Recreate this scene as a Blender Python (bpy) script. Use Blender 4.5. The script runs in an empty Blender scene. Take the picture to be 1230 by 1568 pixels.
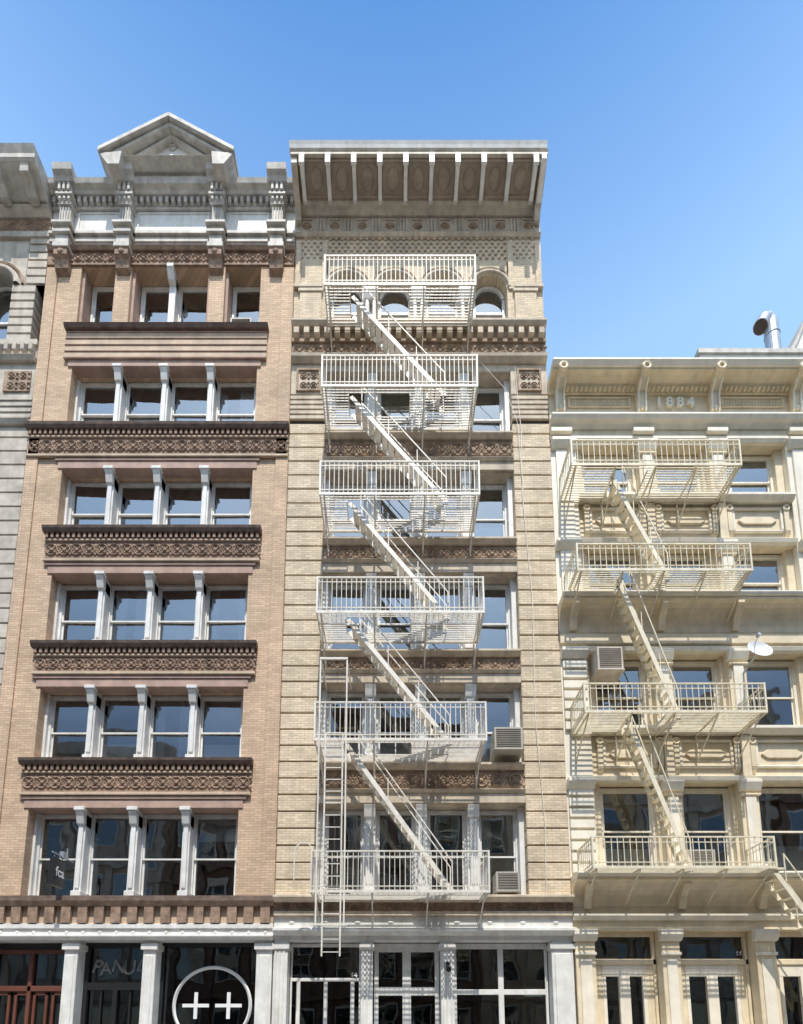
import bpy, math, random, bmesh
from mathutils import Vector, Matrix
random.seed(7)
sc = bpy.context.scene
sc.view_settings.view_transform = 'Standard'
sc.view_settings.look = 'None'
sc.view_settings.exposure = 0

# ------------------------------------------------------------ materials
def mat(name, col, rough=.75, var=.18, vscale=1.3, bump=.15, bscale=30, brick=None, stain=0.25, stain_col=None, metallic=0):
    m = bpy.data.materials.new(name); m.use_nodes = True
    nt = m.node_tree; N = nt.nodes; L = nt.links
    bs = N['Principled BSDF']
    bs.inputs['Roughness'].default_value = rough
    bs.inputs['Metallic'].default_value = metallic
    tc = N.new('ShaderNodeTexCoord')
    def mixc(mode, fac, a, b):
        x = N.new('ShaderNodeMix'); x.data_type = 'RGBA'; x.blend_type = mode
        if isinstance(fac, (int, float)): x.inputs[0].default_value = fac
        else: L.new(fac, x.inputs[0])
        for s, v in ((6, a), (7, b)):
            if isinstance(v, tuple): x.inputs[s].default_value = v
            else: L.new(v, x.inputs[s])
        return x.outputs[2]
    def ramp(src, p0, c0, p1, c1):
        r = N.new('ShaderNodeValToRGB'); L.new(src, r.inputs[0])
        r.color_ramp.elements[0].position = p0; r.color_ramp.elements[0].color = c0
        r.color_ramp.elements[1].position = p1; r.color_ramp.elements[1].color = c1
        return r.outputs[0]
    n1 = N.new('ShaderNodeTexNoise'); n1.inputs['Scale'].default_value = vscale; n1.inputs['Detail'].default_value = 8
    n1.inputs['Roughness'].default_value = .65
    L.new(tc.outputs['Object'], n1.inputs['Vector'])
    base = (col[0], col[1], col[2], 1)
    hgt = None
    if brick:
        sep = N.new('ShaderNodeSeparateXYZ'); L.new(tc.outputs['Object'], sep.inputs[0])
        ad = N.new('ShaderNodeMath'); ad.operation = 'ADD'
        L.new(sep.outputs[0], ad.inputs[0]); L.new(sep.outputs[1], ad.inputs[1])
        cb = N.new('ShaderNodeCombineXYZ'); L.new(ad.outputs[0], cb.inputs[0]); L.new(sep.outputs[2], cb.inputs[1])
        bt = N.new('ShaderNodeTexBrick'); L.new(cb.outputs[0], bt.inputs['Vector'])
        bt.inputs['Scale'].default_value = 1
        bt.inputs['Brick Width'].default_value = brick[0]; bt.inputs['Row Height'].default_value = brick[1]
        bt.inputs['Mortar Size'].default_value = brick[2]
        bt.inputs['Mortar Smooth'].default_value = .3
        bv = brick[3]
        bt.inputs['Color1'].default_value = tuple(min(1, c*(1+bv)) for c in col)+(1,)
        bt.inputs['Color2'].default_value = tuple(c*(1-bv) for c in col)+(1,)
        bt.inputs['Mortar'].default_value = tuple(c*.68 for c in col)+(1,)
        base = bt.outputs['Color']; hgt = bt.outputs['Fac']
    c = mixc('MULTIPLY', 1.0, base, ramp(n1.outputs[0], .3, (1-var*1.6,)*3+(1,), .65, (1+var*.3,)*3+(1,)))
    mp = N.new('ShaderNodeMapping'); mp.inputs['Scale'].default_value = (3.2, 3.2, .45)
    L.new(tc.outputs['Object'], mp.inputs[0])
    n2 = N.new('ShaderNodeTexNoise'); n2.inputs['Scale'].default_value = 1.7; n2.inputs['Detail'].default_value = 7
    L.new(mp.outputs[0], n2.inputs['Vector'])
    sc_ = stain_col or tuple(x*.5 for x in col)
    f = ramp(n2.outputs[0], .5, (0, 0, 0, 1), .75, (stain,)*3+(1,))
    c = mixc('MIX', f, c, sc_+(1,))
    L.new(c, bs.inputs['Base Color'])
    n3 = N.new('ShaderNodeTexNoise'); n3.inputs['Scale'].default_value = bscale; n3.inputs['Detail'].default_value = 4
    L.new(tc.outputs['Object'], n3.inputs['Vector'])
    b = N.new('ShaderNodeBump'); b.inputs['Strength'].default_value = bump; b.inputs['Distance'].default_value = .02
    L.new(n3.outputs[0], b.inputs['Height'])
    out = b.outputs[0]
    if hgt:
        b2 = N.new('ShaderNodeBump'); b2.invert = True; b2.inputs['Strength'].default_value = .5; b2.inputs['Distance'].default_value = .01
        L.new(hgt, b2.inputs['Height']); L.new(out, b2.inputs['Normal']); out = b2.outputs[0]
    L.new(out, bs.inputs['Normal'])
    return m

BR = (.21, .07, .007, .14)
m_brickA = mat('tan_brick', (.67, .475, .32), .85, .17, .8, .1, 40, BR, .3, (.42, .31, .24))
m_pink = mat('pink_brownstone', (.50, .34, .27), .8, .2, 2)
m_tan = mat('tan_stone_courses', (.62, .47, .34), .8, .2, 2, stain=.4)
m_terra = mat('brown_terracotta', (.38, .255, .18), .85, .35, 5, .5, 25, stain=.5, stain_col=(.15, .105, .08))
m_terraD = mat('sooty_terracotta_cap', (.21, .145, .115), .85, .35, 5, .4, 25, stain=.5)
m_terraL = mat('buff_terracotta', (.44, .315, .22), .85, .38, 4, .5, 25, stain=.5, stain_col=(.17, .12, .09))
m_white = mat('white_paint_iron', (.80, .785, .75), .5, .12, 3, .08, 20, stain=.35, stain_col=(.4, .35, .29))
m_greyw = mat('weathered_grey_paint', (.60, .565, .51), .6, .24, 3, .12, 20, stain=.55, stain_col=(.26, .21, .17))
m_brickB = mat('pale_buff_brick', (.76, .62, .445), .85, .16, 1.0, .12, 40, BR, .4, (.42, .33, .24))
m_stoneB = mat('buff_stone', (.66, .555, .425), .8, .23, 2, .2, 25, stain=.5, stain_col=(.28, .21, .16))
m_cornB = mat('cornice_putty_paint', (.60, .53, .435), .6, .22, 3, .12, 20, stain=.5, stain_col=(.27, .21, .15))
m_soff = mat('soffit_shaded_brown', (.40, .325, .25), .7, .2, 3, .12, 20, stain=.4)  # brown panels, darkened further: shade under the cornice put into the colour
m_cream = mat('cream_paint', (.84, .71, .50), .5, .14, 2, .08, 15, stain=.35, stain_col=(.5, .38, .24))
m_creamW = mat('light_cream_paint', (.88, .81, .67), .5, .1, 2, .06, 15, stain=.3, stain_col=(.54, .43, .3))
m_lime = mat('warm_grey_limestone', (.60, .535, .45), .85, .24, 2, .2, 25, stain=.5, stain_col=(.27, .21, .17))
m_esc = mat('fire_escape_cream_paint', (.82, .77, .68), .5, .12, 6, .05, 20, stain=.4, stain_col=(.4, .28, .18))
m_escC = mat('fire_escape_yellow_cream_paint', (.84, .76, .58), .5, .12, 6, .05, 20, stain=.45, stain_col=(.42, .28, .16))
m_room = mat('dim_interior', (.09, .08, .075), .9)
m_dark = mat('dark_joint', (.075, .055, .045), .9)
m_black = mat('black_metal', (.02, .02, .022), .4)
m_red = mat('dark_red_wood_paint', (.16, .06, .04), .45)
m_blind = mat('white_blind', (.82, .82, .78), .8, .05, 2, .02)
m_curt = mat('pale_curtain', (.72, .73, .72), .9, .1, 3, .02)
m_graf = mat('faded_spray_paint', (.3, .3, .3), .9, .4, 9)
m_acw = mat('ac_unit_shell', (.45, .42, .36), .5)
m_galv = mat('galvanised_steel', (.45, .48, .52), .4, .15, 4, metallic=.5)
m_asph = mat('asphalt', (.05, .05, .052), .9, .3, 3, .5, 80)
m_conc = mat('sidewalk_concrete', (.36, .345, .32), .9, .2, 2, .3, 60)
m_opp = mat('opposite_brick', (.3, .2, .15), .9, .2, 2, brick=BR)
m_roof = mat('roof_membrane', (.2, .2, .2), .9)
m_paintw = mat('white_sign_paint', (.82, .82, .82), .5, .03)
m_line = mat('road_marking_paint', (.75, .75, .7), .7)
m_orange = mat('orange_plastic', (.7, .22, .04), .5)
m_lamp = mat('white_enamel_shade', (.85, .85, .83), .4, .02)

def glass_mat(name, refl, tint):
    g = bpy.data.materials.new(name); g.use_nodes = True
    nt = g.node_tree; N = nt.nodes; L = nt.links
    N.remove(N['Principled BSDF'])
    o = N['Material Output']
    t = N.new('ShaderNodeBsdfTransparent'); t.inputs[0].default_value = tint+(1,)
    s = N.new('ShaderNodeBsdfGlossy'); s.inputs['Roughness'].default_value = .015; s.inputs['Color'].default_value = (.9, .95, 1, 1)
    tc = N.new('ShaderNodeTexCoord')
    n = N.new('ShaderNodeTexNoise'); n.inputs['Scale'].default_value = 1.1; n.inputs['Detail'].default_value = 1
    L.new(tc.outputs['Object'], n.inputs['Vector'])
    b = N.new('ShaderNodeBump'); b.inputs['Strength'].default_value = .12; b.inputs['Distance'].default_value = .06
    L.new(n.outputs[0], b.inputs['Height']); L.new(b.outputs[0], s.inputs['Normal'])
    lw = N.new('ShaderNodeFresnel'); lw.inputs[0].default_value = 1.5
    ma = N.new('ShaderNodeMath'); ma.operation = 'MULTIPLY_ADD'; L.new(lw.outputs[0], ma.inputs[0])
    ma.inputs[1].default_value = 1.3; ma.inputs[2].default_value = refl; ma.use_clamp = True
    mx = N.new('ShaderNodeMixShader'); L.new(ma.outputs[0], mx.inputs[0]); L.new(t.outputs[0], mx.inputs[1]); L.new(s.outputs[0], mx.inputs[2])
    L.new(mx.outputs[0], o.inputs[0])
    return g
m_glass = glass_mat('window_glass', .19, (.74, .78, .80))
m_shopglass = glass_mat('shopfront_glass', .05, (.4, .4, .4))

# ------------------------------------------------------------ mesh builder
class P:
    """collects geometry; d = distance in front of the facade line (y=-d)"""
    def __init__(s, name, m, parent, bevel=0, smooth=False):
        s.name, s.m, s.parent, s.bevel, s.smooth = name, m, parent, bevel, smooth
        s.v = []; s.f = []; ALL.append(s)
    def add(s, vs, fs):
        o = len(s.v); s.v += [tuple(v) for v in vs]; s.f += [tuple(o+i for i in f) for f in fs]
    def b(s, x0, x1, d0, d1, z0, z1):
        if x0 > x1: x0, x1 = x1, x0
        if d0 > d1: d0, d1 = d1, d0
        vs = [(x0, -d1, z0), (x1, -d1, z0), (x1, -d0, z0), (x0, -d0, z0), (x0, -d1, z1), (x1, -d1, z1), (x1, -d0, z1), (x0, -d0, z1)]
        s.add(vs, [(0, 3, 2, 1), (4, 5, 6, 7), (0, 1, 5, 4), (1, 2, 6, 5), (2, 3, 7, 6), (3, 0, 4, 7)])
    def prof(s, x0, x1, pts):
        n = len(pts)
        vs = [(x0, -d, z) for d, z in pts]+[(x1, -d, z) for d, z in pts]
        fs = [tuple(range(n)), tuple(range(2*n-1, n-1, -1))]
        for i in range(n):
            j = (i+1) % n; fs.append((i, i+n, j+n, j))
        s.add(vs, fs)
    def fprof(s, d0, d1, pts):
        n = len(pts)
        vs = [(x, -d0, z) for x, z in pts]+[(x, -d1, z) for x, z in pts]
        fs = [tuple(range(n)), tuple(range(2*n-1, n-1, -1))]
        for i in range(n):
            j = (i+1) % n; fs.append((i, i+n, j+n, j))
        s.add(vs, fs)
    def bar(s, p, q, w, t, up=None):
        p, q = Vector(p), Vector(q); u = (q-p).normalized()
        a = Vector(up) if up else Vector((0, 1, 0))
        if abs(u.dot(a)) > .95: a = Vector((1, 0, 0))
        a = (a-u*a.dot(u)).normalized(); c = u.cross(a)
        vs = []
        for r in (p, q):
            for i, j in ((-1, -1), (1, -1), (1, 1), (-1, 1)):
                vs.append(r+a*(i*t/2)+c*(j*w/2))
        s.add(vs, [(0, 1, 2, 3), (7, 6, 5, 4), (0, 4, 5, 1), (1, 5, 6, 2), (2, 6, 7, 3), (3, 7, 4, 0)])
    def cyl(s, p, q, r0, r1=None, n=10):
        r1 = r0 if r1 is None else r1
        p, q = Vector(p), Vector(q); u = (q-p).normalized()
        a = Vector((0, 0, 1)) if abs(u.z) < .9 else Vector((1, 0, 0))
        a = (a-u*a.dot(u)).normalized(); c = u.cross(a)
        vs = [p+(a*math.cos(2*math.pi*i/n)+c*math.sin(2*math.pi*i/n))*r0 for i in range(n)]
        vs += [q+(a*math.cos(2*math.pi*i/n)+c*math.sin(2*math.pi*i/n))*r1 for i in range(n)]
        fs = [tuple(range(n-1, -1, -1)), tuple(range(n, 2*n))]+[(i, (i+1) % n, n+(i+1) % n, n+i) for i in range(n)]
        s.add(vs, fs)
    def tor(s, x, d, z, R, r, n=10, k=5, a0=0, a1=2*math.pi, sx=1):
        full = abs(a1-a0-2*math.pi) < 1e-3
        m = n if full else n+1; vs = []; fs = []
        for i in range(m):
            a = a0+(a1-a0)*i/n
            for j in range(k):
                t = 2*math.pi*j/k; rr = R+r*math.cos(t)
                vs.append((x+rr*math.cos(a)*sx, -d-r*math.sin(t), z+rr*math.sin(a)))
        for i in range(n):
            ii = (i+1) % m
            for j in range(k):
                jj = (j+1) % k; fs.append((i*k+j, ii*k+j, ii*k+jj, i*k+jj))
        s.add(vs, fs)
    def blob(s, x, d, z, rx, rd, rz, n=8):
        vs = [(x, -d-rd, z)]; fs = []
        for ring, (a, h) in enumerate(((.6, .8), (1, 0))):
            for i in range(n):
                t = 2*math.pi*i/n; vs.append((x+rx*a*math.cos(t), -d-rd*h, z+rz*a*math.sin(t)))
        for i in range(n):
            j = (i+1) % n; fs += [(0, 1+i, 1+j), (1+i, 1+n+i, 1+n+j, 1+j)]
        s.add(vs, fs)
    def build(s):
        if not s.v: return
        me = bpy.data.meshes.new(s.name); me.from_pydata(s.v, [], s.f); me.validate()
        bm = bmesh.new(); bm.from_mesh(me)
        if s.name not in NOFIX: bmesh.ops.recalc_face_normals(bm, faces=bm.faces)
        bm.to_mesh(me); bm.free()
        ob = bpy.data.objects.new(s.name, me); sc.collection.objects.link(ob)
        me.materials.append(s.m)
        if s.parent: ob.parent = s.parent
        if s.smooth:
            for p in me.polygons: p.use_smooth = True
        if s.bevel:
            md = ob.modifiers.new('edge', 'BEVEL'); md.width = s.bevel; md.segments = 1; md.limit_method = 'ANGLE'
            md.angle_limit = math.radians(50)
        return ob
ALL = []; NOFIX = {'window_glass'}
def empty(name):
    e = bpy.data.objects.new(name, None); sc.collection.objects.link(e); return e

def orn(p, x0, x1, z0, z1, d, pitch=None):
    h = z1-z0; pitch = pitch or h*.95
    n = max(1, round((x1-x0)/pitch)); st = (x1-x0)/n; zc = (z0+z1)/2; R = h*.33
    for i in range(n):
        c = x0+(i+.5)*st
        p.tor(c, d, zc, R, h*.075, 10, 4)
        p.blob(c, d, zc, R*.45, .045, R*.45, 6)
        for k in range(4):
            a = math.pi/4+k*math.pi/2
            p.blob(c+R*.62*math.cos(a), d, zc+R*.62*math.sin(a), R*.25, .03, R*.25, 5)
        for sg in (-1, 1):
            p.blob(c+st/2, d, zc+sg*h*.27, st*.16, .035, h*.14, 6)
        if i: p.tor(c-st/2, d, zc, h*.13, h*.05, 8, 4)
def dent(p, x0, x1, d0, d1, z0, z1, w, gap):
    n = max(1, int((x1-x0)/(w+gap))); st = (x1-x0)/n
    for i in range(n):
        p.b(x0+(i+.5)*st-w/2, x0+(i+.5)*st+w/2, d0, d1, z0, z1)

def window(F, G, C, x0, x1, z0, z1, d, fw=.07, rail=.47, cover=None, vbar=0):
    F.b(x0, x0+fw, d-.14, d, z0, z1); F.b(x1-fw, x1, d-.14, d, z0, z1)
    F.b(x0+fw, x1-fw, d-.14, d, z1-fw, z1); F.b(x0+fw, x1-fw, d-.14, d+.05, z0, z0+fw*.9)
    zr = z0+(z1-z0)*rail; a, b = x0+fw, x1-fw; t = .045
    for (za, zb, dd) in ((zr-.03, z1-fw, d-.035), (z0+fw*.9, zr+.03, d-.085)):
        F.b(a, a+t, dd-.04, dd, za, zb); F.b(b-t, b, dd-.04, dd, za, zb)
        F.b(a+t, b-t, dd-.04, dd, zb-t, zb); F.b(a+t, b-t, dd-.04, dd, za, za+t)
        for k in range(vbar):
            xx = a+(b-a)*(k+1)/(vbar+1); F.b(xx-.015, xx+.015, dd-.035, dd-.004, za+t, zb-t)
        e = [random.uniform(-.016, .016) for _ in range(3)]
        y = -(dd-.025)
        G.add([(a+t, y+e[0], za+t), (b-t, y+e[1], za+t), (b-t, y+e[1]+e[2], zb-t), (a+t, y+e[0]+e[2], zb-t)], [(0, 1, 2, 3)])
    r = random.random() if cover is None else cover
    if r < .18:
        zz = z1-(z1-z0)*random.uniform(.25, .6); C[0].b(a, b, d-.22, d-.21, zz, z1-fw)
    elif r < .36:
        C[0].b(a, b, d-.22, d-.21, z0, z0+(z1-z0)*random.uniform(.25, .47))
    elif r < .62:
        for (ca, cb) in ((a, a+(b-a)*random.uniform(.2, .5)), (b-(b-a)*random.uniform(.2, .5), b)):
            n = 16; vs = []
            for i in range(n+1):
                x = ca+(cb-ca)*i/n; y = .24-d+.03*math.sin(i*1.9)
                vs += [(x, y, z0), (x, y, z1)]
            C[1].add(vs, [(2*i, 2*i+2, 2*i+3, 2*i+1) for i in range(n)])

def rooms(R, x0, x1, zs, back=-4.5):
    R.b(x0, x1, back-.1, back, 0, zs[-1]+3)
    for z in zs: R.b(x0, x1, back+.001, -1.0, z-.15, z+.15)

# ============================================================ BUILDING A
A = empty('tan_brick_loft_building')
aw = P('brick_walls', m_brickA, A, .01); at = P('terracotta_bands', m_terra, A); aP = P('pink_lintels', m_pink, A, .01)
aD = P('sill_caps', m_terraD, A)
aT = P('stone_courses', m_tan, A, .01); aF = P('window_frames', m_white, A); aG = P('window_glass', m_glass, A)
aM = P('iron_mullions', m_white, A, .012); aC = (P('blinds', m_blind, A), P('curtains', m_curt, A)); aR = P('interior', m_room, A)
aK = P('cornice_and_pediment', m_greyw, A, .012); aL = P('white_frieze_panels', m_white, A); aRf = P('roof', m_roof, A)
aLp = P('ceiling_lamps', m_lamp, A)
XL, XR = -10.645, -3.055
OL, OR = -9.6, -4.08
for (x0, x1) in ((XL, OL), (OR, XR)):
    aw.b(x0, x1, -1.0, 0, 5.12, 25.0)
aw.b(-3.42, -3.06, 0.004, .05, 5.12, 24.9)
aw.b(-10.64, -10.3, 0.004, .05, 5.12, 24.9)
lv = [(5.12, 7.5), (8.87, 10.95), (12.25, 14.4), (15.8, 17.8), (19.2, 21.3), (22.65, 25.0)]
CV = [[.9, .9, .9, .1], [.9, .3, .5, .3], [.9, .5, .3, .5], [.3, .3, .9, .3], [.9, .3, .9, .5]]
for i, (z0, z1) in enumerate(lv):
    if i < 5:
        step = (OR-OL)/4
        for k in range(4):
            window(aF, aG, aC, OL+k*step+.06, OL+(k+1)*step-.06, z0+.04, z1, -.42, cover=CV[i][k])
        for k in range(1, 4):
            c = OL+k*step
            aM.b(c-.1, c+.1, -.5, -.12, z0, z1-.12)
            aM.b(c-.06, c+.06, -.12, -.07, z0+.25, z1-.4)
            aM.b(c-.13, c+.13, -.5, -.05, z0+.001, z0+.18)
            aM.prof(c-.1, c+.1, [(-.12, z1-.45), (-.02, z1-.4), (.04, z1-.2), (.08, z1-.12), (.08, z1), (-.4, z1), (-.4, z1-.45)])
            aM.b(c-.14, c+.14, -.1, .11, z1-.08, z1+.02)
        for c in (OL+.035, OR-.035): aM.b(c-.035, c+.035, -.5, -.3, z0, z1)
        for k in range(2): aLp.cyl((OL+1.0+k*2.9, 1.3, z1-.25), (OL+1.0+k*2.9, 1.3, z1-.4), .1, .26, 14)
    zt = lv[i+1][0] if i < 5 else None
    if i in (0, 1, 2, 3):
        full = i == 3
        a, b = (XL+.01, XR-.01) if full else (-9.84, -3.76)
        aw.b(OL+.001, OR-.001, -1.0, -.06, z1+.02, zt-.01)
        aP.b(OL-.12, OR+.12, -.3, .03, z1, z1+.24)
        aP.b(OL-.2, OR+.2, -.3, .06, z1+.24, z1+.32)
        aT.b(a, b, 0.01, .1, z1+.34, z1+.42)
        at.b(a+.03, b-.03, .012, .05, z1+.42, zt-.42)
        orn(at, a+.03, b-.03, z1+.46, zt-.44, .05, .36)
        aT.b(a, b, .012, .1, zt-.42, zt-.36)
        dent(at, a, b, .012, .14, zt-.35, zt-.2, .075, .075)
        aD.b(a, b, .011, .07, zt-.36, zt-.2)
        aD.prof(a-.03, b+.03, [(0.01, zt-.2), (.17, zt-.2), (.22, zt-.12), (.24, zt-.05), (0.01, zt-.02)])
        aT.b(OL, OR, -.5, .08, zt-.05, zt)
    if i == 4:
        aw.b(OL+.001, OR-.001, -1.0, -.06, z1+.02, zt-.01)
        aP.b(OL-.12, OR+.12, -.3, .04, z1, z1+.22)
        aP.b(-9.84, -3.8, .005, .1, z1+.22, z1+.29)
        for k in range(4):
            za = z1+.3+k*.23
            aT.b(-9.84, -3.8, -.01, .06, za, za+.18)
            aP.b(-9.84, -3.8, .0, .085, za+.18, za+.22)
        aD.prof(-9.86, -3.76, [(0.0, zt-.12), (.16, zt-.12), (.22, zt-.02), (.0, zt)])
cx = -6.85
z0, z1 = lv[5]
for c in (cx-1.44, cx+1.44):
    aw.b(c-.24, c+.24, -.9, .02, z0, z1)
    aP.b(c+.24, c+.32, -.9, -.1, z0, z1); aP.b(c-.32, c-.24, -.9, -.1, z0, z1)
aP.b(OL, OL+.08, -.9, -.1, z0, z1)
W = [(OL+.1, cx-1.78), (cx-1.1, cx-.06), (cx+.06, cx+1.1), (cx+1.78, OR-.04)]
for a, b in W: window(aF, aG, aC, a, b, z0+.05, z1-.02, -.5, cover=.9, rail=.42)
aM.b(cx-.1, cx+.1, -.55, -.2, z0, z1-.12)
aM.prof(cx-.1, cx+.1, [(-.2, z1-.45), (-.05, z1-.4), (.05, z1-.2), (.1, z1-.12), (.1, z1), (-.4, z1), (-.4, z1-.45)])
aT.b(OL, OR, -.9, .08, z0-.02, z0+.03)
zt = 25.0
aw.b(XL, XR, -1.0, -.02, zt, 27.2)
at.b(XL, XR, -.018, .05, zt, zt+.45); orn(at, XL+.1, XR-.1, zt+.04, zt+.42, .05, .33)
at.prof(XL, XR, [(0, zt+.45), (.12, zt+.45), (.18, zt+.55), (0, zt+.56)])
aK.b(XL, XR, -.018, .06, zt+.56, zt+.8); aK.b(XL, XR, -.018, .1, zt+.8, zt+.9); aK.b(XL, XR, -.018, .16, zt+1.02, zt+1.14); aK.b(XL, XR, -.018, .08, zt+.9, zt+1.02)
cols = [cx-3.27, cx-1.42, cx+1.42, cx+3.27]
aL.b(XL, XR, -.015, .02, zt+1.14, 27.05)
for a, b in ((cols[0]+.3, cols[1]-.3), (cols[1]+.3, cols[2]-.3), (cols[2]+.3, cols[3]-.3)):
    aL.b(a, b, .02, .05, 26.22, 26.26); aL.b(a, b, .02, .05, 26.96, 27.0); aL.b(a, a+.04, .02, .05, 26.26, 26.96); aL.b(b-.04, b, .02, .05, 26.26, 26.96)
aK.b(XL, XR, -.018, .1, 27.05, 27.14)
dent(aK, XL, XR, .01, .22, 27.14, 27.36, .1, .09)
aK.b(XL, XR, -.018, .08, 27.14, 27.36)
aK.prof(XL, XR, [(-1, 27.36), (.26, 27.36), (.3, 27.45), (.42, 27.5), (.47, 27.66), (-1, 27.7)])
for c in cols:
    at.prof(c-.2, c+.2, [(0, 24.6), (.16, 24.7), (.22, 24.95), (.3, 25.02), (.3, 25.25), (0, 25.25)])
    at.blob(c, .3, 25.12, .1, .05, .1)
    for k, (a, b, w, d) in enumerate(((25.25, 25.42, .24, .34), (25.42, 25.75, .2, .29), (25.75, 25.86, .27, .37), (25.86, 26.02, .22, .32), (26.02, 26.12, .3, .42), (26.12, 26.22, .24, .34))):
        aK.b(c-w, c+w, 0, d, a, b)
    aK.b(c-.17, c+.17, 0, .26, 26.22, 26.85)
    for k in range(4): aK.b(c-.15+k*.085, c-.115+k*.085, .26, .3, 26.27, 26.8)
    aK.b(c-.21, c+.21, 0, .33, 26.85, 26.9)
    for k in range(3):
        aK.blob(c-.14+k*.14, .33, 27.02, .07, .07, .1)
    aK.b(c-.2, c+.2, 0, .33, 26.9, 27.1)
    aK.b(c-.26, c+.26, 0, .42, 27.1, 27.2)
    aK.b(c-.22, c+.22, 0, .38, 27.2, 27.5)
    for k in range(3): aK.b(c-.18+k*.14, c-.1+k*.14, .38, .46, 27.22, 27.48)
    aK.prof(c-.3, c+.3, [(-.5, 27.5), (.46, 27.5), (.52, 27.62), (.62, 27.7), (.66, 27.9), (-.5, 27.92)])
hw = 2.05; dp = .92; za_ = 29.36
aK.b(cx-hw+.42, cx+hw-.42, -.5, .42, 27.66, 27.8)
aK.prof(cx-1.6, cx+1.6, [(-.5, 27.8), (.5, 27.8), (.78, 27.95), (-.5, 28.0)])
aL.fprof(-.5, .45, [(cx-hw+.3, 27.95), (cx+hw-.3, 27.95), (cx, za_-.3)])
for sg in (-1, 1):
    for (dd, t0, t1, ext) in ((dp, -.16, 0, 0), (dp-.12, -.3, -.16, -.1), (.62, -.42, -.3, -.3)):
        pts = [(cx+sg*(hw+ext), 28.02+t0), (cx+sg*(hw+ext), 28.02+t1), (cx, za_+t1-0.0), (cx, za_+t0)]
        aK.fprof(-.5, dd, pts)
    aK.fprof(-.5, dp-.06, [(cx+sg*(hw-.02), 27.87), (cx+sg*(hw-.3), 27.45), (cx+sg*(hw-.65), 27.45), (cx+sg*(hw-.7), 27.95)])
aK.b(cx-1.0, cx+1.0, .45, .5, 28.02, 28.1)
for k, s_ in ((0, 1), (1, .7), (-1, .7), (2, .42), (-2, .42)):
    aL.blob(cx+k*.22, .45, 28.18+.1*s_, .1+.03*s_, .1, .26*s_)
aK.tor(cx, .47, 28.8, .1, .03)
aRf.b(XL, XR, -14, -1.0, 27.0, 27.3)
aw.b(XL, XL+.3, -14, -1.001, 5, 27.0); aw.b(XR-.3, XR, -14, -1.001, 5, 27.0); aw.b(XL+.3, XR-.3, -14, -13.7, 0, 27.0)
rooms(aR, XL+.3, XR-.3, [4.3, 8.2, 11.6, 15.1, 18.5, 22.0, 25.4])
# street level
aD.b(XL, XR, -.5, .16, 4.98, 5.12); at.prof(XL, XR, [(-.5, 4.86), (.12, 4.86), (.2, 4.98), (-.5, 4.98)])
dent(at, XL, XR, .0, .12, 4.42, 4.86, .24, .16)
aT.b(XL, XR, -.5, 0.0, 4.4, 4.86)
aM.b(XL, XR, -.5, .1, 4.28, 4.4); aM.b(XL, XR, -.5, .05, 4.1, 4.28); aM.prof(XL, XR, [(-.5, 3.98), (.12, 3.98), (.2, 4.06), (.2, 4.1), (-.5, 4.1)])
for k in range(18): aM.blob(XL+.25+k*.42, .05, 4.19, .05, .03, .05)
posts = [(-10.5, .3), (-8.15, .34), (-6.17, .32), (-3.27, .4)]
for c, w in posts:
    aM.b(c-w/2, c+w/2, -.45, .02, 0, 3.98)
    aM.b(c-w/2+.07, c+w/2-.07, .02, .04, .5, 3.6)
    aM.b(c-w/2-.05, c+w/2+.05, -.45, .08, 3.74, 3.9)
aS = P('shop_doors', m_red, A, .008); aB = P('black_shopfront', m_black, A, .006); aSG = P('shop_glass', m_shopglass, A)
x0, x1 = -10.35, -8.32
aB.b(x0, x1, -.5, -.42, 3.8, 3.98)
aS.b(x0, x1, -.5, -.36, 2.72, 2.86); aS.b(x0, x1, -.5, -.36, 3.7, 3.8)
for xx in (x0+.04, x0+.98, x1-.06): aS.b(xx-.05, xx+.05, -.5, -.36, 0, 3.7)
for k in range(4):
    xa = x0+.12+k*.48; aS.b(xa, xa+.38, -.48, -.4, 0, .9)
    for za in (.9, 1.75, 2.62): aS.b(xa, xa+.38, -.48, -.4, za, za+.1)
    aS.b(xa, xa+.07, -.48, -.4, .9, 2.7); aS.b(xa+.31, xa+.38, -.48, -.4, .9, 2.7)
aSG.b(x0, x1, -.47, -.46, .9, 3.7)
x0, x1 = -7.98, -6.33
for xx in (x0+.05, (x0+x1)/2, x1-.05): aB.b(xx-.06, xx+.06, -.5, -.36, 0, 3.98 if xx != (x0+x1)/2 else 2.75)
aB.b(x0, x1, -.5, -.37, 2.75, 2.95); aB.b(x0, x1, -.5, -.37, 3.86, 3.98); aB.b(x0, x1, -.5, -.37, 0, .6)
for xx in (x0+.45, x1-.45): aB.b(xx-.03, xx+.03, -.48, -.4, .6, 2.75)
aSG.b(x0, x1, -.47, -.46, .6, 3.86)
x0, x1 = -6.01, -3.47
aB.b(x0, x0+.08, -.5, -.36, 0, 3.98); aB.b(x1-.08, x1, -.5, -.36, 0, 3.98); aB.b(x0+.08, x1-.08, -.5, -.36, 3.88, 3.98); aB.b(x0+.08, x1-.08, -.5, -.36, 0, .5)
aSG.b(x0+.08, x1-.08, -.45, -.44, .5, 3.88)

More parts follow.
